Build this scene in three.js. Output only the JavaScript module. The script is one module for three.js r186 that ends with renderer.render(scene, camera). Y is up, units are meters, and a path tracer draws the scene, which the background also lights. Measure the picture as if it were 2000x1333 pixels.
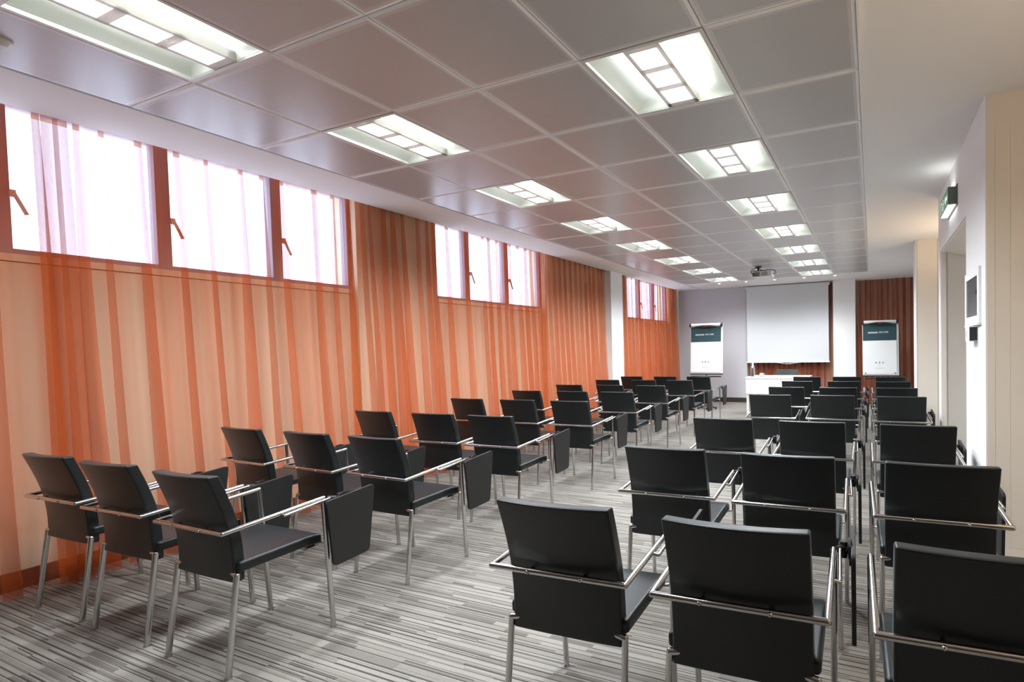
import * as THREE from 'three';
import { mergeGeometries, mergeVertices } from 'three/addons/utils/BufferGeometryUtils.js';
import { RectAreaLightUniformsLib } from 'three/addons/lights/RectAreaLightUniformsLib.js';

// ------------------------------------------------------------------ camera, sky, exposure
const scene = new THREE.Scene();
const camera = new THREE.PerspectiveCamera(2 * Math.atan(666.5 / 967.26) * 180 / Math.PI, 2000 / 1333, 0.05, 60);
camera.rotation.order = 'YXZ';
camera.rotation.set(-0.0281, 0.3809, -0.0205);
camera.position.set(3.649, 1.255, 1.413);
camera.setViewOffset(2000, 1333, -316.67, -41.38, 2000, 1333);   // shifted lens
camera.updateProjectionMatrix();
scene.background = new THREE.Color(0.84, 0.95, 1.18);              // bright overcast sky outside the frosted windows
scene.backgroundIntensity = 4.4;
const renderer = new THREE.WebGLRenderer({ antialias: true });
renderer.toneMapping = THREE.LinearToneMapping;
renderer.toneMappingExposure = 1.07;
renderer.shadowMap.enabled = true;
RectAreaLightUniformsLib.init();
const PANEL_LIGHT = 10.4, TUBE_GLOW = 15, CELL_GLOW = 1.7, SPOT = 1.6, UPLIGHT = 8;

// ------------------------------------------------------------------ helpers
let seed = 20240611;
const rnd = () => { seed = (seed * 1664525 + 1013904223) >>> 0; return seed / 4294967296; };
const rr = (a, b) => a + (b - a) * rnd();
const V = (x, y, z) => new THREE.Vector3(x, y, z);
const lerp = (a, b, t) => a + (b - a) * t;
function table(xs, ys, x) {
  if (x <= xs[0]) return ys[0];
  for (let i = 1; i < xs.length; i++) if (x <= xs[i]) { const t = (x - xs[i - 1]) / (xs[i] - xs[i - 1]); return lerp(ys[i - 1], ys[i], t); }
  return ys[ys.length - 1];
}
function mat(o) { return new THREE.MeshPhysicalMaterial({ side: THREE.DoubleSide, ...o }); }
const lin = (r, g, b) => new THREE.Color().setRGB(r, g, b);
function mesh(name, geo, m, parent) {
  const o = new THREE.Mesh(geo, m); o.name = name; o.castShadow = o.receiveShadow = true; (parent || scene).add(o); return o;
}
const used = {};
function numbered(n) { used[n] = (used[n] ?? -1) + 1; return used[n] ? `${n}_${String(used[n]).padStart(3, '0')}` : n; }
function thing(name, label, category, pos = [0, 0, 0], turn = 0, group) {
  const g = new THREE.Group(); g.name = numbered(name); g.position.set(...pos); g.rotation.y = turn;
  g.userData = { label, category }; if (group) g.userData.group = group; scene.add(g); return g;
}
function struct(name, label) { const g = new THREE.Group(); g.name = name; g.userData = { kind: 'structure', label, category: name.split('_')[0] }; scene.add(g); return g; }
function box(x0, x1, y0, y1, z0, z1) {
  const g = new THREE.BoxGeometry(Math.abs(x1 - x0), Math.abs(y1 - y0), Math.abs(z1 - z0)); g.translate((x0 + x1) / 2, (y0 + y1) / 2, (z0 + z1) / 2); return g;
}
const clean = (gs) => mergeGeometries(gs.map((g) => { const q = g.index ? g.toNonIndexed() : g.clone(); for (const k of Object.keys(q.attributes)) if (!['position', 'normal', 'uv'].includes(k)) q.deleteAttribute(k); return q; }));
function rod(p, q, r, n = 14) {
  const d = q.clone().sub(p), g = new THREE.CylinderGeometry(r, r, d.length(), n, 1);
  g.applyQuaternion(new THREE.Quaternion().setFromUnitVectors(V(0, 1, 0), d.clone().normalize())); g.translate((p.x + q.x) / 2, (p.y + q.y) / 2, (p.z + q.z) / 2); return g;
}
function ball(p, r, n = 12) { const g = new THREE.SphereGeometry(r, n, 8); g.translate(p.x, p.y, p.z); return g; }
function piped(pts, r, n = 14) { const gs = []; for (let i = 1; i < pts.length; i++) gs.push(rod(pts[i - 1], pts[i], r, n)); for (let i = 1; i < pts.length - 1; i++) gs.push(ball(pts[i], r, n)); return clean(gs); }
function swept(pts, r, seg = 40, n = 10) { return new THREE.TubeGeometry(new THREE.CatmullRomCurve3(pts), seg, r, n, false); }
// box with rounded edges and enough vertices to be bent
function softBox(w, h, t, r, nx = 10, ny = 10) {
  const axis = (L, n) => { const H = L / 2, a = [-H, -H + r * 0.3, -H + r * 0.65, -H + r]; for (let i = 1; i < n; i++) a.push(lerp(-H + r, H - r, i / n)); a.push(H - r, H - r * 0.65, H - r * 0.3, H); return a; };
  const X = axis(w, nx), Y = axis(h, ny), Z = axis(t, 2), pos = [], idx = [];
  const face = (A, B, f) => { const o = pos.length / 3; for (const b of B) for (const a of A) pos.push(...f(a, b)); const n = A.length; for (let j = 0; j < B.length - 1; j++) for (let i = 0; i < n - 1; i++) { const k = o + j * n + i; idx.push(k, k + 1, k + n, k + 1, k + n + 1, k + n); } };
  const R = (a) => [...a].reverse();
  face(X, Y, (a, b) => [a, b, t / 2]); face(R(X), Y, (a, b) => [a, b, -t / 2]);
  face(R(Z), Y, (a, b) => [w / 2, b, a]); face(Z, Y, (a, b) => [-w / 2, b, a]);
  face(X, R(Z), (a, b) => [a, h / 2, b]); face(X, Z, (a, b) => [a, -h / 2, b]);
  for (let i = 0; i < pos.length; i += 3) {
    const p = V(pos[i], pos[i + 1], pos[i + 2]), c = V(THREE.MathUtils.clamp(p.x, -w / 2 + r, w / 2 - r), THREE.MathUtils.clamp(p.y, -h / 2 + r, h / 2 - r), THREE.MathUtils.clamp(p.z, -t / 2 + r, t / 2 - r));
    const d = p.clone().sub(c); if (d.lengthSq() > 1e-12) p.copy(c).addScaledVector(d.normalize(), r);
    pos[i] = p.x; pos[i + 1] = p.y; pos[i + 2] = p.z;
  }
  let g = new THREE.BufferGeometry(); g.setAttribute('position', new THREE.Float32BufferAttribute(pos, 3)); g.setIndex(idx); g = mergeVertices(g, 1e-6); return g;
}
function bend(g, f) { const p = g.attributes.position; for (let i = 0; i < p.count; i++) { const v = f(V(p.getX(i), p.getY(i), p.getZ(i))); p.setXYZ(i, v.x, v.y, v.z); } g.computeVertexNormals(); return g; }
function canvasTex(w, h, draw) { const c = document.createElement('canvas'); c.width = w; c.height = h; draw(c.getContext('2d'), w, h); const t = new THREE.CanvasTexture(c); t.colorSpace = THREE.SRGBColorSpace; return t; }
function dataTex(w, h, f, srgb = true) {
  const a = new Uint8Array(w * h * 4); for (let y = 0; y < h; y++) for (let x = 0; x < w; x++) { const [r, g, b] = f(x, y), i = 4 * (y * w + x); a[i] = r; a[i + 1] = g; a[i + 2] = b; a[i + 3] = 255; }
  const t = new THREE.DataTexture(a, w, h); t.magFilter = THREE.LinearFilter; t.minFilter = THREE.LinearFilter; t.wrapS = t.wrapT = THREE.RepeatWrapping; if (srgb) t.colorSpace = THREE.SRGBColorSpace; t.needsUpdate = true; return t;
}

// ------------------------------------------------------------------ materials
const CEIL = 2.593, ZFAR = -9.55, ZBACK = 5.0, XL = -0.74, XPIER = -0.66, XR = 4.235, TOP = CEIL + 0.012;
// carpet: loom rows running across the room, each broken into segments of different yarn
const CW = 2048;
const carpet = (() => {
  const tone = [[206, 202, 194], [190, 185, 178], [170, 164, 157], [152, 146, 140], [104, 98, 94]];
  const rows = []; let y = 0;
  while (y < CW) {
    const left = CW - y, hgt = left < 60 ? left : Math.round(rr(22, 40)), segs = []; let x = 0; const off = Math.floor(rr(0, CW));
    while (x < CW) { let L = Math.round(rr(150, 620)); if (CW - x - L < 150) L = CW - x; segs.push({ x0: x, x1: x + L, base: rnd() < 0.45 ? 0 : rnd() < 0.45 ? 1 : rnd() < 0.6 ? 2 : 3, lo: rnd() < 0.6 ? 4 : 3, hi: rnd() < 0.6 ? 0 : 1, wl: Math.round(rr(4, 9)), wh: Math.round(rr(5, 10)), mid: rnd() < 0.4 ? (rnd() < 0.5 ? 4 : 2) : -1, mp: rr(0.35, 0.7) }); x += L; }
    rows.push({ y0: y, h: hgt, segs, off }); y += hgt;
  }
  const pick = new Int32Array(CW); rows.forEach((r, i) => { for (let k = r.y0; k < r.y0 + r.h && k < CW; k++) pick[k] = i; });
  const n = new Uint8Array(512 * 512); for (let i = 0; i < n.length; i++) n[i] = Math.floor(rnd() * 256);
  return dataTex(CW, CW, (x, yy) => {
    const r = rows[pick[yy]], xx = (x + r.off) % CW; let s = r.segs[0]; for (const q of r.segs) if (xx >= q.x0 && xx < q.x1) { s = q; break; }
    const ly = yy - r.y0; let c = tone[s.base];
    if (ly < s.wl) c = tone[s.lo]; else if (ly > r.h - s.wh) c = tone[s.hi]; else if (s.mid >= 0 && Math.abs(ly - r.h * s.mp) < 2.5) c = tone[s.mid];
    const hatch = ((x + yy * 2) % 9) < 3 ? -9 : 3, e = hatch + ((ly % 8) < 3 ? -17 : 8) + (n[(yy % 512) * 512 + (x % 512)] - 128) * 0.16;
    return c.map((v) => THREE.MathUtils.clamp(v + e, 0, 255));
  });
})();
carpet.repeat.set(1 / 1.7, 1 / 1.7);
// perforated metal: rows of small punched holes inside a plain rim
const perforated = dataTex(1024, 1024, (x, y) => {
  const rim = x < 28 || y < 28 || x > 995 || y > 995, dx = (x % 8) - 3.5, dy = (y % 8) - 3.5;
  return !rim && dx * dx + dy * dy < 3.4 ? [96, 94, 94] : [222, 220, 219];
});
const woven = dataTex(256, 256, (x, y) => { const v = 228 + 8 * Math.sin(x * Math.PI / 8) + 8 * Math.sin(x * Math.PI / 32 + Math.sin(y * Math.PI / 64)); const c = THREE.MathUtils.clamp(v, 0, 255); return [c, c, c]; });
woven.repeat.set(2.5, 1);
// thread density of the sheer: uneven gathers in narrow vertical streaks
const gathers = (() => {
  const n = 1024, a = new Float32Array(n);
  for (const [step, amp] of [[128, 0.30], [64, 0.30], [32, 0.34], [16, 0.22]]) { const k = n / step, v = Array.from({ length: k }, () => rnd() - 0.5); for (let i = 0; i < n; i++) { const p = i / step, j = Math.floor(p), f = p - j, w = f * f * (3 - 2 * f); a[i] += amp * lerp(v[j % k], v[(j + 1) % k], w); } }
  return dataTex(n, 4, (x) => { const c = THREE.MathUtils.clamp(150 + 150 * a[x], 40, 255); return [c, c, c]; }, false);
})();

const M = {
  carpet: mat({ map: carpet, roughness: 0.97, color: lin(0.51, 0.505, 0.495) }),
  tile: mat({ map: perforated, color: lin(0.88, 0.89, 0.91), roughness: 0.30, metalness: 0.1 }),
  tileEdge: mat({ color: lin(0.90, 0.90, 0.90), roughness: 0.45, metalness: 0.0 }),
  plaster: mat({ color: lin(0.88, 0.87, 0.86), roughness: 0.9 }),
  white: mat({ color: lin(0.91, 0.91, 0.91), roughness: 0.75 }),
  lilac: mat({ color: lin(0.52, 0.51, 0.54), roughness: 0.85 }),
  innerWall: mat({ color: lin(0.78, 0.68, 0.49), roughness: 0.9 }),
  beige: mat({ color: lin(0.84, 0.78, 0.69), roughness: 0.55 }),
  woodPanel: mat({ color: lin(0.20, 0.13, 0.085), roughness: 0.6 }),
  brown: mat({ color: lin(0.035, 0.022, 0.018), roughness: 0.6 }),
  dark: mat({ color: lin(0.02, 0.02, 0.02), roughness: 0.8 }),
  winFrame: mat({ color: lin(0.30, 0.27, 0.33), roughness: 0.5 }),
  glass: mat({ color: lin(0.95, 0.95, 0.97), roughness: 0.22, transmission: 1, thickness: 0, ior: 1.45 }),
  sheer: mat({ color: lin(0.78, 0.145, 0.028), map: woven, roughness: 0.95, transmission: 0.10, thickness: 0, transparent: true, opacity: 0.70, alphaMap: gathers, specularIntensity: 0.15 }),
  heavy: mat({ color: lin(0.42, 0.085, 0.04), map: woven, roughness: 0.9, transmission: 0.2, thickness: 0, transparent: true, opacity: 0.9, alphaMap: gathers, specularIntensity: 0.2 }),
  leather: mat({ color: lin(0.006, 0.0085, 0.0092), roughness: 0.40, specularIntensity: 1, ior: 1.48, sheen: 1, sheenColor: lin(0.50, 0.62, 0.68), sheenRoughness: 0.5 }),
  thread: mat({ color: lin(0.010, 0.012, 0.012), roughness: 0.8 }),
  chrome: mat({ color: lin(0.58, 0.57, 0.56), roughness: 0.16, metalness: 1 }),
  laminate: mat({ color: lin(0.012, 0.012, 0.012), roughness: 0.5 }),
  rubber: mat({ color: lin(0.012, 0.013, 0.013), roughness: 0.45 }),
  reflector: mat({ color: lin(0.86, 0.90, 0.86), roughness: 0.35 }),
  lampFrame: mat({ color: lin(0.72, 0.72, 0.71), roughness: 0.35, metalness: 0.2 }),
  basket: mat({ color: lin(0.84, 0.82, 0.81), roughness: 0.5, transmission: 0.12, thickness: 0 }),
  cell: mat({ color: lin(0.9, 0.9, 0.9), roughness: 0.6, emissive: lin(1, 1, 1.02), emissiveIntensity: CELL_GLOW }),
  tube: mat({ color: lin(0.9, 0.9, 0.9), roughness: 0.6, emissive: lin(0.97, 1, 0.97), emissiveIntensity: TUBE_GLOW }),
  screen: mat({ color: lin(0.66, 0.68, 0.70), roughness: 0.95 }),
  desk: mat({ color: lin(0.78, 0.78, 0.75), roughness: 0.45 }),
  steel: mat({ color: lin(0.6, 0.6, 0.6), roughness: 0.22, metalness: 1 }),
  paper: mat({ color: lin(0.84, 0.85, 0.86), roughness: 0.85 }),
  plastic: mat({ color: lin(0.72, 0.72, 0.70), roughness: 0.4 }),
  grey: mat({ color: lin(0.20, 0.20, 0.20), roughness: 0.5 }),
  red: mat({ color: lin(0.45, 0.02, 0.02), roughness: 0.4 }),
  darkGlass: mat({ color: lin(0.05, 0.055, 0.058), roughness: 0.2, specularIntensity: 0.5 }),
  porcelain: mat({ color: lin(0.7, 0.62, 0.58), roughness: 0.25 }),
};

// ------------------------------------------------------------------ structure: floor, ceiling
{
  const f = new THREE.Mesh(box(-0.95, 5.8, -0.1, 0, ZBACK + 0.15, -9.9), M.carpet); f.name = 'floor'; f.receiveShadow = true;
  const p = f.geometry.attributes.position, uv = f.geometry.attributes.uv; for (let i = 0; i < p.count; i++) uv.setXY(i, p.getX(i), -p.getZ(i));
  f.userData = { kind: 'structure', label: 'grey striped loop pile carpet covering the whole floor', category: 'floor' }; scene.add(f);
}
const G = 0.6, ROW0 = -8, ROWN = 14;
const lampCells = [];
for (let k = -1; k <= 13; k += 2) lampCells.push([1, k]);
for (let k = -1; k <= 13; k += 2) lampCells.push([4, k]);
{
  const c = struct('ceiling', 'grey perforated metal tile ceiling with a plain white border');
  const zN = -ROW0 * G, zF = -ROWN * G;
  mesh('border_panel', box(-0.56, -0.046, TOP, 2.8, ZBACK + 0.15, -9.9), M.plaster, c);
  mesh('border_panel', box(3.606, 5.8, TOP, 2.8, ZBACK + 0.15, -9.9), M.plaster, c);
  mesh('border_panel', box(-0.006, 3.606, TOP, 2.8, zF - 0.006, -9.9), M.plaster, c);
  mesh('border_panel', box(-0.006, 3.606, TOP, 2.8, ZBACK + 0.15, zN + 0.006), M.plaster, c);
  mesh('soffit_slab', box(-0.95, 5.8, 2.8, 2.9, ZBACK + 0.15, -9.9), M.dark, c);
  mesh('edge_trim', clean([box(3.600, 3.612, CEIL - 0.004, TOP + 0.02, zN, zF), box(-0.012, 3.612, CEIL - 0.002, TOP + 0.02, zF - 0.012, zF)]), M.tileEdge, c);
  // a tile: flat perforated face, sloped rim, short upstand
  const a = G / 2 - 0.002, b = a - 0.014, up = 0.004;
  const face = new THREE.BufferGeometry(); face.setAttribute('position', new THREE.Float32BufferAttribute([-b, 0, -b, b, 0, -b, b, 0, b, -b, 0, b], 3)); face.setAttribute('uv', new THREE.Float32BufferAttribute([0, 0, 1, 0, 1, 1, 0, 1], 2)); face.setIndex([0, 1, 2, 0, 2, 3]); face.computeVertexNormals();
  const rimPos = []; const cs = [[-1, -1], [1, -1], [1, 1], [-1, 1]];
  for (let i = 0; i < 4; i++) { const [x0, z0] = cs[i], [x1, z1] = cs[(i + 1) % 4]; const q = (s, y, x, z) => [s * x, y, s * z];
    const P = [q(b, 0, x0, z0), q(b, 0, x1, z1), q(a, up, x1, z1), q(a, up, x0, z0), q(a, 0.03, x1, z1), q(a, 0.03, x0, z0)];
    for (const t of [[0, 1, 2], [0, 2, 3], [3, 2, 4], [3, 4, 5]]) for (const j of t) rimPos.push(...P[j]); }
  const rim = new THREE.BufferGeometry(); rim.setAttribute('position', new THREE.Float32BufferAttribute(rimPos, 3)); rim.computeVertexNormals();
  for (let k = ROW0; k < ROWN; k++) for (let i = 0; i < 6; i++) {
    if (lampCells.some(([li, lk]) => li === i && lk === k - 0 && lk === k)) continue;
    const t = mesh('ceiling_tile', face, M.tile, c); t.position.set((i + 0.5) * G, CEIL, -(k + 0.5) * G);
    mesh('tile_rim', rim, M.tileEdge, t);
  }
}

// ------------------------------------------------------------------ left wall, windows
const winSpans = [[1.62, -1.70, [0.93, 0.248, -0.424, -1.103]], [-2.585, -4.48, [-3.10, -3.77]], [-7.02, -9.1, [-7.72, -8.42]]];
const SILL = 1.88, WTOP = 2.69;
{
  const w = struct('wall_left', 'cream wall with piers between the high windows behind the curtains');
  mesh('lower_wall', box(-0.95, XL, 0, 1.805, ZBACK, -9.9), M.innerWall, w);
  mesh('pier', box(-0.95, XPIER, 0, 2.8, ZBACK, 1.62), M.innerWall, w);
  mesh('pier', box(-0.95, XPIER, 0, 2.8, -1.70, -2.585), M.innerWall, w);
  mesh('pier', box(-0.95, XPIER, 0, 2.8, -4.48, -7.02), M.innerWall, w);
  mesh('pier', box(-0.95, XPIER, 0, 2.8, -9.1, -9.9), M.innerWall, w);
  mesh('pillar', box(-0.70, -0.50, 0, TOP, -6.10, -6.52), M.white, w);
  for (const [a, b] of winSpans) mesh('head_wall', box(-0.95, XL, WTOP, 2.8, a, b), M.innerWall, w);
  for (const [a, b] of winSpans) mesh('sill_board', box(-0.95, XL + 0.012, 1.81, SILL - 0.03, a, b), M.innerWall, w);
  const bb = struct('baseboard_left', 'dark brown skirting along the window wall');
  for (const [a, b] of winSpans) mesh('skirting', box(XL - 0.01, XL + 0.014, 0, 0.1, a, b), M.brown, bb);
  for (const [a, b] of [[-1.70, -2.585], [-4.48, -6.10], [-6.52, -7.02], [-9.1, -9.53]]) mesh('skirting', box(XPIER - 0.01, XPIER + 0.014, 0, 0.1, a, b), M.brown, bb);
  winSpans.forEach(([a, b, ms], i) => {
    const g = struct(`window_${i + 1}`, ['nearest high frosted window with dark frame', 'middle high frosted window between two curtain piers', 'farthest high frosted window beside the front wall'][i]);
    mesh('window_frame', clean([box(-0.82, XL, SILL - 0.03, SILL, a, b), box(-0.82, XL, WTOP - 0.02, WTOP, a, b), box(-0.82, XL, SILL, WTOP, b, b + 0.03), box(-0.82, XL, SILL, WTOP, a - 0.03, a)]), M.winFrame, g);
    for (const z of ms) {
      mesh('mullion', box(-0.82, XL, SILL, WTOP, z - 0.036, z + 0.036), M.winFrame, g);
      const h = mesh('window_handle', clean([box(XL - 0.002, XL + 0.022, 2.16, 2.20, z - 0.052, z - 0.03), rod(V(XL + 0.02, 2.18, z - 0.045), V(XL + 0.026, 2.07, z - 0.085), 0.009)]), M.plastic, g); h.userData.label = 'small grey lever handle';
    }
    const es = [a, ...ms, b]; for (let j = 0; j < es.length - 1; j++) mesh('pane', box(-0.784, -0.780, SILL, WTOP, es[j] - 0.03, es[j + 1] + 0.03), M.glass, g);
  });
}

// ------------------------------------------------------------------ far wall, right wall, back wall
{
  const w = struct('wall_far', 'pale lilac grey front wall with a white column');
  mesh('grey_wall', box(-0.60, 1.03, 0, TOP, ZFAR, -9.9), M.lilac, w);
  mesh('recess_wall', box(1.03, 5.8, 0, TOP, -9.78, -9.9), M.innerWall, w);
  mesh('white_column', box(2.89, 3.33, 0, TOP, -9.52, -9.78), M.white, w);
  const bb = struct('baseboard_far', 'dark brown skirting along the front wall');
  mesh('skirting', box(-0.58, 1.03, 0, 0.105, ZFAR + 0.016, ZFAR), M.brown, bb);
  mesh('skirting', box(2.89, 3.33, 0, 0.105, -9.504, -9.52), M.brown, bb);
}
{
  const w = struct('wall_right', 'white wall with a doorway, beige panels in the bays on either side');
  const H = 2.097;
  mesh('jamb_wall', box(XR, 4.6, 0, TOP, -1.79, -2.40), M.white, w);
  mesh('lintel', box(XR, 4.6, H, TOP, -2.40, -3.76), M.white, w);
  mesh('lintel_soffit', clean([box(XR + 0.012, 4.62, H - 0.012, H + 0.002, -2.40, -3.76), box(4.29, 4.62, H - 0.012, H + 0.002, -3.76, -4.3)]), M.beige, w);
  mesh('far_jamb', box(XR, 4.285, 0, TOP, -3.76, -3.86), M.white, w);
  mesh('outer_wall', box(5.0, 5.15, 0, TOP, -1.79, -9.9), M.white, w);
  mesh('reveal_trim', box(XR + 0.006, 4.282, 0, H, -3.745, -3.762), M.beige, w);
  // beige panelled return wall that faces the camera at the right edge
  mesh('return_wall', box(4.243, 5.8, 0, TOP, -1.795, -1.93), M.beige, w);
  mesh('panel_board', box(4.243, 4.279, 0.11, TOP, -1.788, -1.795), M.beige, w);
  for (const [a, b] of [[4.2815, 4.3505], [4.353, 4.90], [4.9025, 5.44]]) { mesh('panel_board', box(a, b, 0.268, 2.42, -1.788, -1.795), M.beige, w); mesh('panel_board', box(a, b, 0.112, 0.2655, -1.788, -1.795), M.beige, w); }
  mesh('panel_board', box(4.279, 5.44, 2.42, TOP, -1.788, -1.795), M.beige, w);
  mesh('panel_plinth', box(4.243, 5.44, 0.03, 0.1095, -1.788, -1.795), M.beige, w);
  mesh('panel_shadow_gap', box(4.243, 5.44, 0, 0.03, -1.785, -1.795), M.brown, w);
  mesh('bay_side_wall', box(5.6, 5.8, 0, TOP, ZBACK, -1.79), M.beige, w);
  // second beige return, further along
  mesh('return_wall', box(4.20, 5.0, 0, TOP, -5.85, -6.22), M.beige, w);
  mesh('white_edge', box(4.188, 4.20, 0, TOP, -5.84, -6.22), M.white, w);
  for (const [a, b] of [[4.205, 4.44], [4.445, 4.72]]) mesh('panel_board', box(a, b, 0.1, TOP, -5.836, -5.85), M.beige, w);
  const d = struct('door_1', 'beige door standing ajar in the right hand doorway');
  const leaf = mesh('door_leaf', box(0, 0.52, 0.01, H - 0.014, -0.02, 0.02), M.beige, d); leaf.position.set(4.285, 0, -3.79); leaf.rotation.y = 0.98;
  const hnd = mesh('door_handle', piped([V(0.46, 1.02, 0.02), V(0.46, 1.02, 0.06), V(0.36, 1.02, 0.06)], 0.009), M.steel, leaf); hnd.userData.label = 'steel lever handle';
  const bk = struct('wall_back', 'plain wooden rear wall behind the camera');
  mesh('rear_wall', box(-0.95, 5.8, 0, 2.8, ZBACK, ZBACK + 0.15), M.woodPanel, bk);
}

// ------------------------------------------------------------------ curtains
// folds: [position along the rail, overlap width, drift of the fold towards the hem]
function drape(name, label, m, folds, len, place, hgt, yHem, depth, flare, group) {
  const ctl = [];
  const add = (t, d, lean, f) => ctl.push({ t, d, lean, f, gr, ph, am });
  let gr = 0.4, ph = 0, am = 0;
  add(0, 0, 0, 0);
  let last = 0;
  for (const [t, w, lean] of folds) {
    gr = rr(0.1, 1.0); ph = rr(0, 6.28); am = rr(0.002, 0.010);
    const gap = t - w - last;
    if (gap > 0.05) { add(last + gap * 0.33, -depth * rr(0.2, 0.7), lean * 0.7, 0); add(last + gap * 0.68, depth * rr(-0.1, 0.5), lean * 0.9, 0); }
    add(t - w * 0.15, depth * 0.75, lean, 0); add(t + w * 0.5, depth, lean, w); add(t - w * 0.05, depth * 0.25, lean, 0); add(t - w * 0.55, -depth * 0.55, lean, -w); add(t + w * 0.1, -depth * 0.95, lean, 0);
    last = t + w * 0.3;
  }
  add(len, 0, 0, 0);
  const rowPts = (s) => ctl.map((c) => V(c.t + c.lean * s + c.f * (s - 0.4) * c.gr + c.am * Math.sin(s * 5 + c.ph) * s, 0, c.d * (0.55 + 0.75 * s) + flare * s * s + c.am * 0.6 * Math.sin(s * 7 + c.ph * 2)));
  const NY = 18, NP = (ctl.length - 1) * 5, pos = [], uv = [], idx = [], arcs = [];
  { const c = new THREE.CatmullRomCurve3(rowPts(0.6), false, 'centripetal'); let arc = 0, prev = c.getPoint(0); for (let i = 0; i <= NP; i++) { const p = c.getPoint(i / NP); arc += p.distanceTo(prev); prev = p; arcs[i] = arc; } }
  for (let j = 0; j <= NY; j++) {
    const s = j / NY, y = lerp(hgt, yHem, s);
    const pts = rowPts(s);
    const curve = new THREE.CatmullRomCurve3(pts, false, 'centripetal'); 
    for (let i = 0; i <= NP; i++) { const p = curve.getPoint(i / NP), q = place(p.x, p.z); pos.push(q[0], y, q[1]); uv.push(arcs[i] / 1.3, y / 2.6); }
  }
  for (let j = 0; j < NY; j++) for (let i = 0; i < NP; i++) { const a = j * (NP + 1) + i, b = a + NP + 1; idx.push(a, b, a + 1, a + 1, b, b + 1); }
  const g = new THREE.BufferGeometry(); g.setAttribute('position', new THREE.Float32BufferAttribute(pos, 3)); g.setAttribute('uv', new THREE.Float32BufferAttribute(uv, 2)); g.setIndex(idx); g.computeVertexNormals();
  const t = thing(name, label, 'curtain', [0, 0, 0], 0, group);
  mesh('curtain_cloth', g, m, t);
  const a = place(0.01, 0), b = place(len - 0.01, 0);
  mesh('curtain_rail', rod(V(a[0], hgt + 0.004, a[1]), V(b[0], hgt + 0.004, b[1]), 0.006), M.white, t);
  return t;
}
{
  const T0 = 1.5;                                              // rail starts beside the camera and runs along the windows
  const zs = [[0.95, .06], [0.62, .05], [0.34, .07], [0.15, .05], [0.10, .10], [0.06, .08], [0.0, .06], [-0.10, .03], [-0.26, .055], [-0.44, .035], [-0.60, .02], [-0.80, .06], [-0.93, .03], [-1.06, .045], [-1.31, .055], [-1.46, .03], [-1.59, .05], [-1.72, .04], [-1.80, .03], [-1.93, .06], [-2.03, .09], [-2.14, .06], [-2.31, .05], [-2.42, .05], [-2.50, .05]];
  const folds = zs.map(([z, w]) => [T0 - z, w * 0.62, rr(0.0, 0.05)]);
  const z2 = [-2.68, -2.94, -3.20, -3.30, -3.44, -3.58, -3.67, -3.83, -3.98, -4.10, -4.23, -4.36, -4.49, -4.62, -4.75, -4.88, -5.02, -5.17, -5.30, -5.45, -5.58, -5.70, -5.85, -5.96];
  for (const z of z2) folds.push([T0 - z, rr(0.012, 0.044), rr(0, 0.03)]);
  drape('sheer_curtain', 'long translucent orange curtain over the two nearest windows', M.sheer, folds, T0 + 6.08, (t, d) => [-0.605 + d, T0 - t], 2.74, 0.012, 0.030, 0.07, 'sheer curtains on the window wall');
  const f3 = []; for (let z = -6.62; z > -9.4;) { f3.push([-6.54 - z, rr(0.015, 0.05), rr(-0.01, 0.03)]); z -= rr(0.10, 0.19); }
  drape('sheer_curtain', 'translucent orange curtain between the white pillar and front wall', M.sheer, f3, 2.94, (t, d) => [-0.605 + d, -6.54 - t], 2.74, 0.012, 0.030, 0.06, 'sheer curtains on the window wall');
  const fs = (len) => { const o = []; for (let t = 0.08; t < len - 0.1;) { o.push([t, rr(0.025, 0.06), rr(-0.01, 0.02)]); t += rr(0.08, 0.15); } return o; };
  drape('front_curtain', 'rust coloured curtain hanging behind the projection screen', M.heavy, fs(1.84), 1.84, (t, d) => [1.04 + t, -9.65 + d], TOP - 0.015, 0.012, 0.026, 0.01, 'rust curtains on the front wall');
  drape('front_curtain', 'dark red curtain behind the right hand flip chart', M.heavy, fs(1.6), 1.62, (t, d) => [3.34 + t, -9.65 + d], TOP - 0.015, 0.012, 0.026, 0.01, 'rust curtains on the front wall');
}

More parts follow.
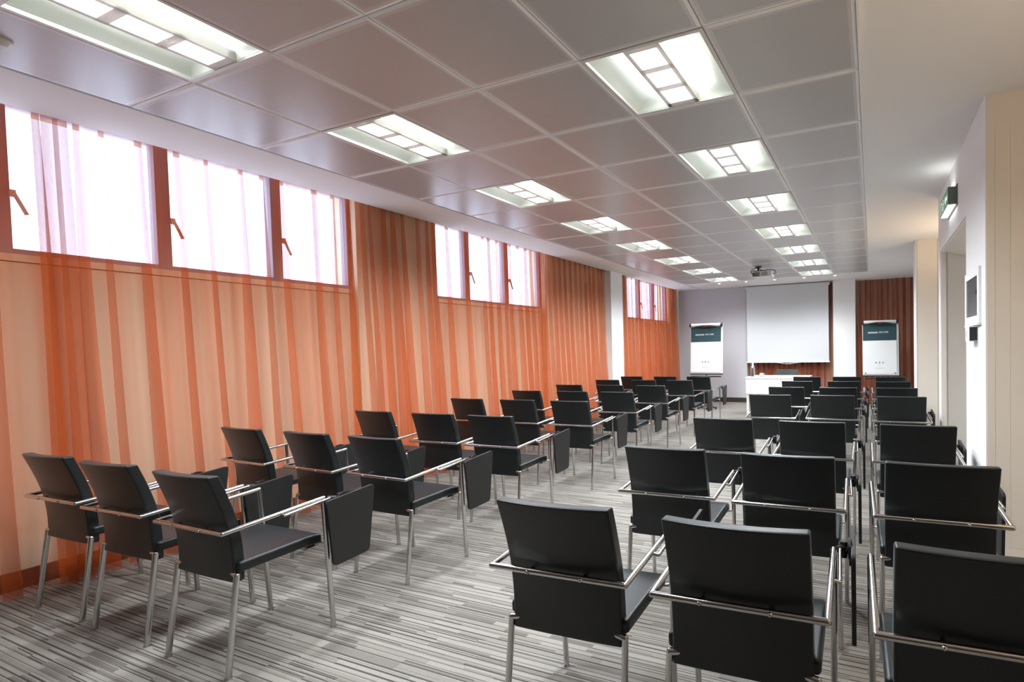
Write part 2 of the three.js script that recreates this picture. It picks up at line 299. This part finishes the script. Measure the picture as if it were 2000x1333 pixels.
// ------------------------------------------------------------------ ceiling lights
function makeLamp() {
  const t = new THREE.Group(), L = 0.56, hl = L / 2, W = 0.285;
  const bars = []; for (const s of [-1, 1]) { bars.push(box(s * 0.2985, s * 0.281, -0.001, 0.02, -0.2985, 0.2985), box(-0.281, 0.281, -0.001, 0.02, s * 0.2985, s * 0.281)); }
  mesh('trim_frame', clean(bars), M.lampFrame, t);
  const prof = (u) => [W * (1 - u), 0.012 + 0.098 * Math.sin(Math.min(1, u * 1.35) * Math.PI / 2)];
  for (const s of [-1, 1]) {
    const pos = [], idx = [], n = 14, mz = 12;
    for (let j = 0; j <= mz; j++) for (let i = 0; i <= n; i++) { const [x, y] = prof(i / n); pos.push(s * x, y, lerp(-hl, hl, j / mz)); }
    for (let j = 0; j < mz; j++) for (let i = 0; i < n; i++) { const a = j * (n + 1) + i, b = a + n + 1; idx.push(a, b, a + 1, a + 1, b, b + 1); }
    const g = new THREE.BufferGeometry(); g.setAttribute('position', new THREE.Float32BufferAttribute(pos, 3)); g.setIndex(idx); g.computeVertexNormals();
    mesh('reflector', g, M.reflector, t);
  }
  for (const s of [-1, 1]) {                                     // curved end plates
    const pos = [], idx = [], n = 16, m = 6;
    for (let i = 0; i <= n; i++) { const x = lerp(-W, W, i / n), u = 1 - Math.abs(x) / W, top = prof(u)[1] + 0.001; for (let j = 0; j <= m; j++) { const v = j / m; pos.push(x, lerp(0.008, top, v), s * (hl - 0.05 * v * v * Math.sin(Math.PI * Math.min(1, u * 1.4) / 2))); } }
    for (let i = 0; i < n; i++) for (let j = 0; j < m; j++) { const a = i * (m + 1) + j, b = a + m + 1; idx.push(a, b, a + 1, a + 1, b, b + 1); }
    const g = new THREE.BufferGeometry(); g.setAttribute('position', new THREE.Float32BufferAttribute(pos, 3)); g.setIndex(idx); g.computeVertexNormals();
    mesh('end_plate', g, M.reflector, t);
  }
  mesh('housing', clean([box(-0.295, 0.295, 0.125, 0.13, -0.295, 0.295), box(-0.295, -0.291, 0.02, 0.13, -0.295, 0.295), box(0.291, 0.295, 0.02, 0.13, -0.295, 0.295), box(-0.295, 0.295, 0.02, 0.13, -0.295, -0.291), box(-0.295, 0.295, 0.02, 0.13, 0.291, 0.295)]), M.lampFrame, t);
  const bw = 0.088, bars2 = [];
  for (const s of [-1, 1]) { bars2.push(box(s * bw, s * (bw - 0.021), 0.004, 0.010, -hl, hl), box(s * bw, s * (bw - 0.002), 0.010, 0.045, -hl, hl), box(-bw, bw, 0.004, 0.04, s * hl, s * (hl - 0.032))); }
  for (const z of [-0.088, 0.088]) bars2.push(box(-bw, bw, 0.0035, 0.012, z - 0.018, z + 0.018));
  const bk = mesh('basket', clean(bars2), M.basket, t); bk.userData.label = 'grey metal lamp basket with three openings';
  for (const z of [-0.174, 0, 0.174]) mesh('diffuser', box(-bw + 0.014, bw - 0.014, 0.006, 0.009, z - 0.0735, z + 0.0735), M.cell, bk);
  for (const s of [-1, 1]) mesh('lamp_tube', rod(V(s * 0.045, 0.030, -hl + 0.04), V(s * 0.045, 0.030, hl - 0.04), 0.011), M.tube, t);
  return t;
}
const lamp0 = makeLamp();
const nth = ['nearest', 'second', 'third', 'fourth', 'fifth', 'sixth', 'seventh', 'eighth', 'ninth'];
for (const [i, k] of lampCells) {
  const o = lamp0.clone(); o.name = numbered('ceiling_light'); o.position.set((i + 0.5) * G, CEIL, -(k + 0.5) * G);
  const seen = i === 1 ? (k + 1) / 2 : (k - 1) / 2, side = i === 1 ? 'line nearer the windows' : 'line nearer the right wall';
  const label = seen < 0 ? (i === 1 ? 'square recessed ceiling light overhead, window side, behind the camera' : 'square recessed ceiling light overhead, wall side, above the camera') : seen === 7 - (i === 4 ? 1 : 0) ? `square recessed ceiling light farthest from the camera, ${side}` : `square recessed ceiling light, ${nth[seen]} from the camera, ${side}`;
  o.userData = { label, category: 'ceiling light', group: 'recessed ceiling lights' };
  const l = new THREE.SpotLight(new THREE.Color(0.945, 1, 1.05), PANEL_LIGHT, 0, 1.38, 0.45, 2); l.name = 'lamp_glow'; l.position.set(0, -0.004, 0); l.target.position.set(0, -1, 0); l.target.name = 'lamp_aim'; l.castShadow = true; l.shadow.radius = 9; o.add(l); o.add(l.target);
  scene.add(o);
}
[0.655, 1.235, 1.82, 2.405, 2.99].forEach((x, i) => {
  const t = thing('downlight', `small round spotlight before the front wall, ${['leftmost', 'second from the left', 'middle one', 'second from the right', 'rightmost'][i]} of five`, 'downlight', [x, TOP, -8.72], 0, 'downlights in the front ceiling border');
  const ring = new THREE.LatheGeometry([[0.026, 0.004], [0.028, -0.003], [0.04, -0.005], [0.044, 0.0]].map(([a, b]) => new THREE.Vector2(a, b)), 28);
  mesh('bezel', ring, M.white, t);
  const bulb = new THREE.CylinderGeometry(0.027, 0.024, 0.006, 24); bulb.translate(0, -0.001, 0);
  mesh('lens', bulb, new THREE.MeshPhysicalMaterial({ color: 0xffffff, emissive: 0xffffff, emissiveIntensity: 6 }), t);
  const s = new THREE.SpotLight(new THREE.Color(1, 0.98, 0.95), SPOT, 6, 0.72, 0.7, 2); s.name = 'spot_glow'; s.position.set(0, -0.012, 0); s.target.position.set(0, -2.5, -0.5); s.castShadow = true; t.add(s); t.add(s.target); s.target.name = 'spot_aim';
});

{
  const t = thing('smoke_detector', 'small white round detector on the tiles at the left edge', 'detector', [0.30, CEIL, 0.50]);
  mesh('detector_base', new THREE.CylinderGeometry(0.034, 0.036, 0.008, 24).translate(0, -0.004, 0), M.plastic, t);
  mesh('detector_head', new THREE.CylinderGeometry(0.026, 0.016, 0.018, 24).translate(0, -0.017, 0), M.plastic, t);
}
// ------------------------------------------------------------------ chairs
function makeChair() {
  const t = new THREE.Group();
  const rearZ = (y) => table([0.358, 0.415, 0.475, 0.535, 0.595, 0.655, 0.715, 0.795], [0.158, 0.156, 0.157, 0.162, 0.171, 0.185, 0.202, 0.228], y);
  const BW = 0.388, BT = 0.040;
  const bowed = (x, y) => rearZ(y) + table([0.36, 0.52, 0.74], [0.004, 0.016, 0.020], y) * (1 - (2 * x / BW) ** 2);
  const back = mesh('backrest', bend(softBox(BW, 0.44, BT, 0.007, 14, 14), (p) => { const y = p.y + 0.578; return V(p.x, y, bowed(p.x, y) - BT / 2 + p.z); }), M.leather, t);
  const seam = []; for (let i = 0; i <= 16; i++) { const x = lerp(-BW / 2 + 0.012, BW / 2 - 0.012, i / 16); seam.push(V(x, 0.7968, bowed(x, 0.795) - 0.0065)); }
  mesh('seam', swept(seam, 0.0014, 40, 6), M.thread, back);
  const seam2 = []; for (let i = 0; i <= 16; i++) { const y = lerp(0.385, 0.78, i / 16); seam2.push(y); }
  for (const s of [-1, 1]) mesh('seam', swept(seam2.map((y) => V(s * (BW / 2 - 0.0025), y, bowed(s * BW / 2, y) - 0.0095)), 0.0013, 30, 6), M.thread, back);
  mesh('seat', bend(softBox(0.425, 0.325, 0.044, 0.013, 10, 10), (p) => { const z = -p.y - 0.014; return V(p.x, 0.423 + p.z + (-z) * 0.035 - Math.max(0, -z - 0.10) ** 2 * 1.6, z); }), M.leather, t);
  const rA = 0.0095, rL = 0.0105, ax = 0.233;
  const yB = 0.577, zB = 0.206, yF = 0.608, zF = -0.172;
  const rail = mesh('rear_rail', clean([rod(V(-ax, yB, zB), V(ax, yB, zB), rA), ball(V(-ax, yB, zB), rA), ball(V(ax, yB, zB), rA)]), M.chrome, t);
  for (const s of [-1, 1]) {
    mesh('bolt', clean([rod(V(s * 0.093, yB, zB - 0.022), V(s * 0.093, yB, zB + 0.0105), 0.006), ball(V(s * 0.093, yB, zB + 0.0085), 0.0068)]), M.chrome, rail);
    mesh('armrest', clean([rod(V(s * ax, yB, zB), V(s * ax, yF, zF), rA), ball(V(s * ax, yF, zF), rA)]), M.chrome, t);
    mesh('leg', clean([rod(V(s * ax, yF, zF), V(s * 0.229, 0.004, -0.198), rL), rod(V(s * 0.229, 0, -0.198), V(s * 0.229, 0.006, -0.198), 0.012)]), M.chrome, t);
    mesh('leg', clean([piped([V(s * 0.210, 0.004, 0.197), V(s * 0.204, 0.389, 0.152), V(s * 0.15, 0.396, 0.145)], rL), rod(V(s * 0.210, 0, 0.197), V(s * 0.210, 0.006, 0.197), 0.012)]), M.chrome, t);
    mesh('seat_bracket', clean([rod(V(s * 0.229, 0.402, -0.181), V(s * 0.17, 0.400, -0.15), 0.006), box(s * 0.20, s * 0.165, 0.392, 0.406, -0.165, -0.10)]), M.chrome, t);
  }
  // folded writing tablet on the right arm
  const sh = new THREE.Shape(), P = [[-0.145, 0.603], [-0.372, 0.626], [-0.335, 0.316], [-0.168, 0.306]], c = 0.018;
  P.forEach((p, i) => { const a = P[(i + 3) % 4], b = P[(i + 1) % 4], d1 = Math.hypot(a[0] - p[0], a[1] - p[1]), d2 = Math.hypot(b[0] - p[0], b[1] - p[1]);
    const s = [p[0] + (a[0] - p[0]) * c / d1, p[1] + (a[1] - p[1]) * c / d1], e = [p[0] + (b[0] - p[0]) * c / d2, p[1] + (b[1] - p[1]) * c / d2];
    if (i) sh.lineTo(...s); else sh.moveTo(...s); sh.quadraticCurveTo(p[0], p[1], e[0], e[1]); });
  const tg = new THREE.ExtrudeGeometry(sh, { depth: 0.010, bevelEnabled: true, bevelSize: 0.002, bevelThickness: 0.002, bevelSegments: 2, curveSegments: 5 });
  tg.rotateY(-Math.PI / 2); tg.translate(0.297, 0, 0);           // shape x -> z
  const tab = mesh('writing_tablet', tg, M.laminate, t); tab.userData.label = 'black folded writing tablet';
  mesh('hinge_knob', clean([rod(V(0.240, 0.604, -0.186), V(0.262, 0.598, -0.225), 0.010), rod(V(0.246, 0.594, -0.232), V(0.284, 0.592, -0.236), 0.018, 18), rod(V(0.262, 0.566, -0.228), V(0.262, 0.618, -0.228), 0.012), rod(V(0.276, 0.592, -0.236), V(0.285, 0.592, -0.236), 0.034, 20)]), M.rubber, tab);
  mesh('hinge_plate', box(0.279, 0.286, 0.55, 0.612, -0.27, -0.20), M.rubber, tab);
  mesh('support_rod', clean([rod(V(0.256, 0.586, 0.0), V(0.252, 0.603, -0.19), 0.006), rod(V(0.233, 0.592, 0.005), V(0.258, 0.585, 0.0), 0.005)]), M.chrome, tab);
  return t;
}
const chair0 = makeChair();
const ord = ['first', 'second', 'third', 'fourth', 'fifth', 'sixth', 'seventh', 'eighth'];
const leftRows = [0.338, -0.482, -1.368, -2.365, -3.276, -4.168, -5.152, -6.00], rightRows = [0.198, -0.663, -1.632, -3.262, -4.145, -5.110, -6.045];
const jit = [[0.0, 2], [0.0, 2], [0, 0.4], [-0.03, -1.6], [0, -2], [0, -1.2], [0, -1.2], [0.02, 1.8], [0, 1.4]];
let jn = 0;
leftRows.forEach((z, r) => [-0.10, 0.512, 1.088].forEach((x, c) => {
  const o = chair0.clone(); o.name = numbered('conference_chair'); const j = jit[jn++] ?? [rr(-0.015, 0.015), rr(-1.5, 2)];
  const xx = x + (r === 0 ? [0, -0.03, 0.01][c] : j[0]);
  o.position.set(xx, 0, z - 0.225); o.rotation.y = j[1] * Math.PI / 180;
  o.userData = { label: `black chrome-armed chair, ${ord[r]} row from camera in window-side block, ${['beside the curtain', 'middle of three', 'on the aisle'][c]}`, category: 'chair', group: 'conference chairs in rows' }; scene.add(o);
}));
rightRows.forEach((z, r) => [2.745, 3.303, 3.878].forEach((x, c) => {
  const o = chair0.clone(); o.name = numbered('conference_chair');
  o.position.set(x + (r < 3 ? 0 : rr(-0.005, 0.005)), 0, z - 0.225 + (r > 2 ? rr(-0.02, 0.02) : 0)); o.rotation.y = (r < 2 ? 2 : rr(0, 1.6)) * Math.PI / 180;
  o.userData = { label: `black chrome-armed chair, ${ord[r]} row from camera in door-side block, ${['on the aisle', 'middle of three', 'beside the wall'][c]}`, category: 'chair', group: 'conference chairs in rows' }; scene.add(o);
}));

// ------------------------------------------------------------------ front of the room
{
  const s = thing('projection_screen', 'large white pull-down projection screen on the front wall', 'screen', [1.925, 0, -9.50]);
  mesh('screen_cloth', box(-0.878, 0.878, 0.915, 2.575, -0.002, 0.002), M.screen, s);
  mesh('bottom_bar', clean([box(-0.892, 0.892, 0.895, 0.918, -0.012, 0.012)]), M.white, s);
  mesh('roller_case', box(-0.90, 0.90, 2.53, 2.588, -0.075, -0.012), M.white, s);
  mesh('pull_cord', swept([V(-0.22, 0.896, 0), V(-0.08, 0.872, 0.004), V(0.05, 0.866, 0.006), V(0.18, 0.885, 0.004), V(0.27, 0.897, 0)], 0.006, 30), M.plastic, s);
}
{
  const d = thing('presenter_desk', 'white desk with a modesty panel below the projection screen', 'desk', [2.08, 0, -7.6]);
  const W = 0.55, H = 0.712;
  mesh('desktop', box(-W, W, H - 0.028, H, -0.3, 0.3), M.desk, d);
  mesh('modesty_panel', box(-W + 0.004, W - 0.004, 0.408, H - 0.03, 0.275, 0.295), M.desk, d);
  for (const sx of [-1, 1]) for (const sz of [-1, 1]) mesh('leg', box(sx * (W - 0.01), sx * (W - 0.05), 0, H - 0.03, sz * 0.255 - 0.02, sz * 0.255 + 0.02), M.desk, d);
  const b = thing('steel_bottle', 'brushed steel bottle at the left end of the white desk', 'bottle', [1.645, H, -7.40]);
  mesh('bottle_body', new THREE.LatheGeometry([[0, 0], [0.040, 0], [0.043, 0.006], [0.043, 0.15], [0.040, 0.172], [0.028, 0.195], [0.018, 0.205], [0.017, 0.218], [0, 0.218]].map(([a, c]) => new THREE.Vector2(a, c)), 32), M.steel, b);
  const cap = mesh('bottle_cap', new THREE.CylinderGeometry(0.018, 0.019, 0.034, 24), M.plastic, b); cap.position.y = 0.233;
  const c = thing('coffee_cup', 'small pale cup beside the steel bottle on the desk', 'cup', [1.79, H, -7.46]);
  mesh('cup_body', new THREE.LatheGeometry([[0, 0.006], [0.022, 0.006], [0.030, 0.02], [0.036, 0.062], [0.034, 0.062], [0.028, 0.022], [0, 0.012]].map(([a, q]) => new THREE.Vector2(a, q)), 28), M.porcelain, c);
  mesh('saucer', new THREE.LatheGeometry([[0, 0], [0.04, 0], [0.062, 0.009], [0.060, 0.011], [0.036, 0.005], [0, 0.006]].map(([a, q]) => new THREE.Vector2(a, q)), 28), M.porcelain, c);
  mesh('cup_handle', new THREE.TorusGeometry(0.016, 0.0035, 8, 16), M.porcelain, c).position.set(0.042, 0.036, 0);
  const p = thing('notepad', 'white sheets of paper with a pen lying on the desk', 'notepad', [2.12, H, -7.55], 0.12);
  mesh('paper_sheet', box(-0.11, 0.11, 0, 0.004, -0.15, 0.15), M.paper, p);
  const p2 = mesh('paper_sheet', box(-0.105, 0.105, 0.0045, 0.008, -0.148, 0.148), M.paper, p); p2.rotation.y = 0.1;
  mesh('pen', clean([rod(V(-0.06, 0.013, 0.09), V(0.07, 0.013, 0.12), 0.004), rod(V(0.07, 0.013, 0.12), V(0.08, 0.011, 0.1223), 0.002)]), M.rubber, p);
}
{ // presenter's chair facing the room
  const o = chair0.clone(); o.name = numbered('conference_chair'); o.position.set(2.10, 0, -8.15); o.rotation.y = Math.PI;
  for (const n of [...o.children]) if (n.name === 'writing_tablet') o.remove(n);
  o.userData = { label: 'dark grey chair behind the white desk facing the rows', category: 'chair' }; scene.add(o);
}
const sheet = canvasTex(512, 740, (g, w, h) => {
  g.fillStyle = '#eef0f1'; g.fillRect(0, 0, w, h); g.fillStyle = '#2a474c'; g.fillRect(0, 0, w, h * 0.335);
  g.fillStyle = '#eef6f6'; g.textBaseline = 'middle'; g.textAlign = 'left'; g.font = 'bold 32px sans-serif';
  g.save(); g.translate(78, 128); g.scale(152 / g.measureText('MERIDIAN').width, 1); g.fillText('MERIDIAN', 0, 0); g.restore();
  g.font = '32px sans-serif'; g.save(); g.translate(246, 125); g.scale(146 / g.measureText('WELCOME').width, 1); g.fillText('WELCOME', 0, 0); g.restore();
  g.fillStyle = '#3c4042'; g.font = 'bold 46px sans-serif'; g.textAlign = 'center'; ['e', 'e', 'v'].forEach((s, i) => g.fillText(s, 200 + i * 52, 572));
  g.fillStyle = '#b9bdc0'; g.fillRect(238, 620, 30, 6); g.fillRect(190, 652, 54, 7); g.fillRect(252, 652, 34, 7); g.fillRect(294, 652, 26, 7);
});
const sheetMat = mat({ map: sheet, roughness: 0.8 });
function flipChart(label, x, z, turn, w, yb, yt, round) {
  const t = thing('flip_chart', label, 'flip chart', [x, 0, z], turn, 'flip charts beside the screen');
  const h = yt - yb, lean = new THREE.Group(); // all parts share one slope
  const tilt = (g) => { g.rotateX(-0.07); g.translate(0, yb, 0); return g; };
  mesh('board', tilt(box(-w / 2 - 0.006, w / 2 + 0.022, -0.01, h, -0.022, -0.006)), M.plastic, t);
  const pg = new THREE.PlaneGeometry(w - 0.02, h - 0.07, 6, 10); pg.translate(-0.006, (h - 0.07) / 2 + 0.018, 0.004);
  bend(pg, (p) => V(p.x, p.y, p.z + 0.006 * Math.sin((p.y / h) * Math.PI) * (p.x / w + 0.5)));
  mesh('paper_sheet', tilt(pg), sheetMat, t);
  mesh('paper_block', tilt(box(-w / 2 + 0.006, w / 2 - 0.02, 0.02, h - 0.052, -0.006, 0.002)), M.paper, t);
  const bar = mesh('clamp_bar', tilt(clean([rod(V(-w / 2 + 0.02, h - 0.018, 0.016), V(w / 2 - 0.02, h - 0.018, 0.016), 0.034, 20)])), M.plastic, t);
  const lip = []; const sh = new THREE.Shape(); sh.moveTo(-w * 0.38, 0); sh.quadraticCurveTo(0, 0.062, w * 0.38, 0); sh.quadraticCurveTo(0, -0.02, -w * 0.38, 0);
  const lg = new THREE.ExtrudeGeometry(sh, { depth: 0.01, bevelEnabled: false, curveSegments: 16 }); lg.translate(0, h - 0.056, 0.05);
  mesh('clamp_grip', tilt(lg), M.rubber, bar);
  mesh('badge', tilt(box(-0.03, 0.03, h - 0.050, h - 0.032, 0.060, 0.064)), M.red, bar);
  for (const s of [-1, 1]) mesh('end_cap', tilt(rod(V(s * (w / 2 - 0.02), h - 0.018, 0.016), V(s * (w / 2 + 0.016), h - 0.018, 0.016), 0.037, 20)), M.rubber, bar);
  mesh('pen_tray', tilt(clean([box(-w / 2 - 0.005, w / 2 + 0.02, -0.032, -0.008, -0.02, 0.012), box(-w / 2 + 0.03, w / 2 - 0.01, -0.082, -0.058, -0.01, 0.055)])), M.rubber, t);
  if (round) for (const s of [-1, 1]) mesh('paper_stud', tilt(rod(V(s * (w / 2 - 0.045), 0.035, 0), V(s * (w / 2 - 0.045), 0.035, 0.012), 0.012)), M.rubber, t);
  mesh('pole', clean([rod(V(0, 0.06, -0.03), V(0, yb + 0.30, -0.04), 0.016), rod(V(0, 0.06, -0.03), V(0, 0.38, -0.032), 0.021)]), M.steel, t);
  for (let i = 0; i < 5; i++) { const a = i * Math.PI * 2 / 5 + 0.3; mesh('foot', clean([rod(V(0, 0.075, -0.03), V(0.19 * Math.sin(a), 0.024, -0.03 + 0.19 * Math.cos(a)), 0.013), ball(V(0.19 * Math.sin(a), 0.024, -0.03 + 0.19 * Math.cos(a)), 0.024)]), M.rubber, t); }
  return t;
}
flipChart('flip chart with teal headed sheet before the lilac grey wall', 0.495, -8.2, 0.0, 0.665, 0.735, 1.735, false);
flipChart('flip chart with teal headed sheet before the dark red curtain', 3.79, -9.0, 0.04, 0.625, 0.655, 1.705, true);
{
  const p = thing('ceiling_projector', 'white projector with looping cable hanging from the ceiling tiles', 'projector', [1.93, CEIL, -6.9]);
  mesh('mount_plate', new THREE.CylinderGeometry(0.05, 0.055, 0.012, 24), M.rubber, p).position.set(-0.05, -0.006, 0);
  mesh('mount_arm', clean([rod(V(-0.05, 0, 0), V(-0.05, -0.075, 0), 0.016), rod(V(-0.13, -0.07, -0.06), V(0.04, -0.07, 0.07), 0.008), rod(V(-0.13, -0.07, 0.06), V(0.04, -0.07, -0.07), 0.008), box(-0.07, -0.03, -0.085, -0.06, -0.03, 0.03)]), M.rubber, p);
  const body = softBox(0.33, 0.1, 0.25, 0.018, 6, 4); body.computeVertexNormals(); body.translate(0.03, -0.135, 0);
  const b = mesh('projector_body', body, M.plastic, p);
  mesh('connector_panel', box(-0.12, 0.0, -0.172, -0.105, 0.123, 0.128), M.grey, b);
  for (let i = 0; i < 5; i++) mesh('vent_slat', box(0.025, 0.125, -0.165 + i * 0.013, -0.159 + i * 0.013, 0.122, 0.128), M.grey, b);
  mesh('lens', new THREE.CylinderGeometry(0.038, 0.038, 0.04, 24).rotateX(Math.PI / 2).translate(0.1, -0.13, -0.135), M.rubber, b);
  mesh('cable', swept([V(-0.05, -0.02, 0.02), V(-0.12, -0.05, 0.1), V(-0.14, -0.10, 0.15), V(-0.09, -0.15, 0.15), V(-0.04, -0.155, 0.13)], 0.006), M.rubber, p);
  mesh('cable', swept([V(-0.04, -0.03, 0.02), V(0.03, -0.07, 0.05), V(0.14, -0.065, 0.06), V(0.24, -0.09, 0.06), V(0.25, -0.125, 0.05), V(0.19, -0.135, 0.02)], 0.006), M.rubber, p);
}

// ------------------------------------------------------------------ warm uplights in the two side bays
[[5.6, 1.85, 0.1, 'half bowl wall uplight in the near beige bay', 1], [5.0, 1.75, -4.9, 'half bowl wall uplight in the far beige bay', 0.3]].forEach(([x, y, z, label, power]) => {
  const t = thing('wall_uplight', label, 'wall lamp', [x, y, z], 0, 'wall uplights in the bays');
  const bowl = new THREE.LatheGeometry([[0.02, -0.09], [0.07, -0.07], [0.115, -0.02], [0.13, 0.03]].map(([a, b]) => new THREE.Vector2(a, b)), 24, Math.PI, Math.PI);
  mesh('lamp_shade', bowl, M.white, t); mesh('wall_plate', box(-0.012, 0, -0.1, 0.04, -0.1, 0.1), M.white, t);
  mesh('bulb', ball(V(-0.06, 0.0, 0), 0.03), mat({ color: lin(1, 1, 1), emissive: lin(1, 0.78, 0.5), emissiveIntensity: 8 }), t);
  const l = new THREE.SpotLight(new THREE.Color(1, 0.74, 0.46), UPLIGHT * power, 0, 1.25, 0.8, 2); l.name = 'warm_glow'; l.position.set(-0.07, 0.05, 0); l.target.position.set(-0.55, 1, 0); l.target.name = 'warm_aim'; l.castShadow = true; t.add(l); t.add(l.target);
});

// ------------------------------------------------------------------ right wall fittings
{
  const t = thing('exit_sign', 'green lit exit sign box above the doorway', 'exit sign', [XR, 2.33, -2.96]);
  const sign = canvasTex(512, 160, (g, w, h) => {
    g.fillStyle = '#2f6f58'; g.fillRect(0, 0, w, h); g.fillStyle = '#e9fff2';
    g.fillRect(30, 24, 90, 112); g.fillStyle = '#2f6f58'; g.fillRect(44, 38, 62, 98);
    g.fillStyle = '#e9fff2'; g.beginPath(); g.arc(214, 42, 15, 0, 7); g.fill(); g.lineWidth = 17; g.strokeStyle = '#e9fff2'; g.beginPath(); g.moveTo(206, 62); g.lineTo(196, 96); g.lineTo(222, 116); g.lineTo(214, 140); g.moveTo(196, 96); g.lineTo(172, 122); g.lineTo(150, 122); g.moveTo(206, 66); g.lineTo(180, 84); g.moveTo(206, 66); g.lineTo(236, 82); g.stroke();
    g.beginPath(); g.moveTo(300, 80); g.lineTo(366, 28); g.lineTo(366, 62); g.lineTo(480, 62); g.lineTo(480, 98); g.lineTo(366, 98); g.lineTo(366, 132); g.fill();
  });
  mesh('back_plate', box(-0.006, 0, -0.075, 0.08, -0.235, 0.235), M.grey, t);
  mesh('sign_housing', clean([box(-0.062, -0.006, -0.062, 0.064, 0.214, 0.222), box(-0.062, -0.006, -0.062, 0.064, -0.222, -0.214), box(-0.062, -0.006, 0.058, 0.064, -0.214, 0.214)]), mat({ color: lin(0.16, 0.19, 0.16), roughness: 0.3 }), t);
  const fg = new THREE.PlaneGeometry(0.428, 0.12); fg.rotateY(-Math.PI / 2); fg.translate(-0.0625, 0.001, 0);
  mesh('sign_face', fg, mat({ map: sign, emissiveMap: sign, emissive: 0xffffff, emissiveIntensity: 0.55, roughness: 0.3 }), t);
  mesh('light_strip', box(-0.06, -0.010, -0.066, -0.058, -0.21, 0.21), mat({ color: lin(0.85, 0.87, 0.86), roughness: 0.5, emissive: lin(0.95, 1, 0.97), emissiveIntensity: 0.7 }), t);
  const l = new THREE.RectAreaLight(new THREE.Color(0.95, 1, 0.98), 2.2, 0.05, 0.4); l.name = 'sign_glow'; l.position.set(-0.035, -0.068, 0); l.rotation.x = -Math.PI / 2; t.add(l);
  const u = new THREE.RectAreaLight(new THREE.Color(0.95, 1, 0.98), 9, 0.04, 0.2); u.name = 'sign_glow'; u.position.set(-0.035, 0.068, 0); u.rotation.x = Math.PI / 2; t.add(u);
  mesh('light_strip', box(-0.056, -0.014, 0.064, 0.0665, -0.10, 0.10), mat({ color: lin(0.85, 0.87, 0.86), roughness: 0.5, emissive: lin(0.95, 1, 0.97), emissiveIntensity: 1.2 }), t);
}
{
  const t = thing('wall_cabinet', 'white framed cabinet with dark glass beside the doorway', 'cabinet', [XR, 1.53, -2.13]);
  const fr = []; for (const s of [-1, 1]) fr.push(box(-0.014, 0, -0.165, 0.165, s * 0.228, s * 0.178), box(-0.014, 0, s * 0.165, s * 0.118, -0.18, 0.18));
  mesh('cabinet_frame', clean(fr), M.white, t);
  mesh('glass_front', box(-0.008, -0.003, -0.12, 0.12, -0.18, 0.18), M.darkGlass, t);
  mesh('latch', rod(V(-0.006, 0.02, 0.165), V(-0.018, 0.02, 0.165), 0.012), M.rubber, t);
  mesh('bottom_lip', box(-0.018, 0, -0.175, -0.165, -0.228, 0.228), M.plastic, t);
  const s = thing('switch_box', 'small white and black switch box under the dark glass cabinet', 'switch', [XR, 1.305, -2.07]);
  mesh('switch_housing', box(-0.045, 0, -0.045, 0.045, -0.07, 0.06), M.white, s);
  mesh('switch_face', box(-0.043, -0.004, -0.04, 0.04, 0.0602, 0.064), M.rubber, s);
  mesh('rocker', box(-0.049, -0.045, -0.022, 0.022, -0.035, -0.005), M.plastic, s);
}

renderer.render(scene, camera);
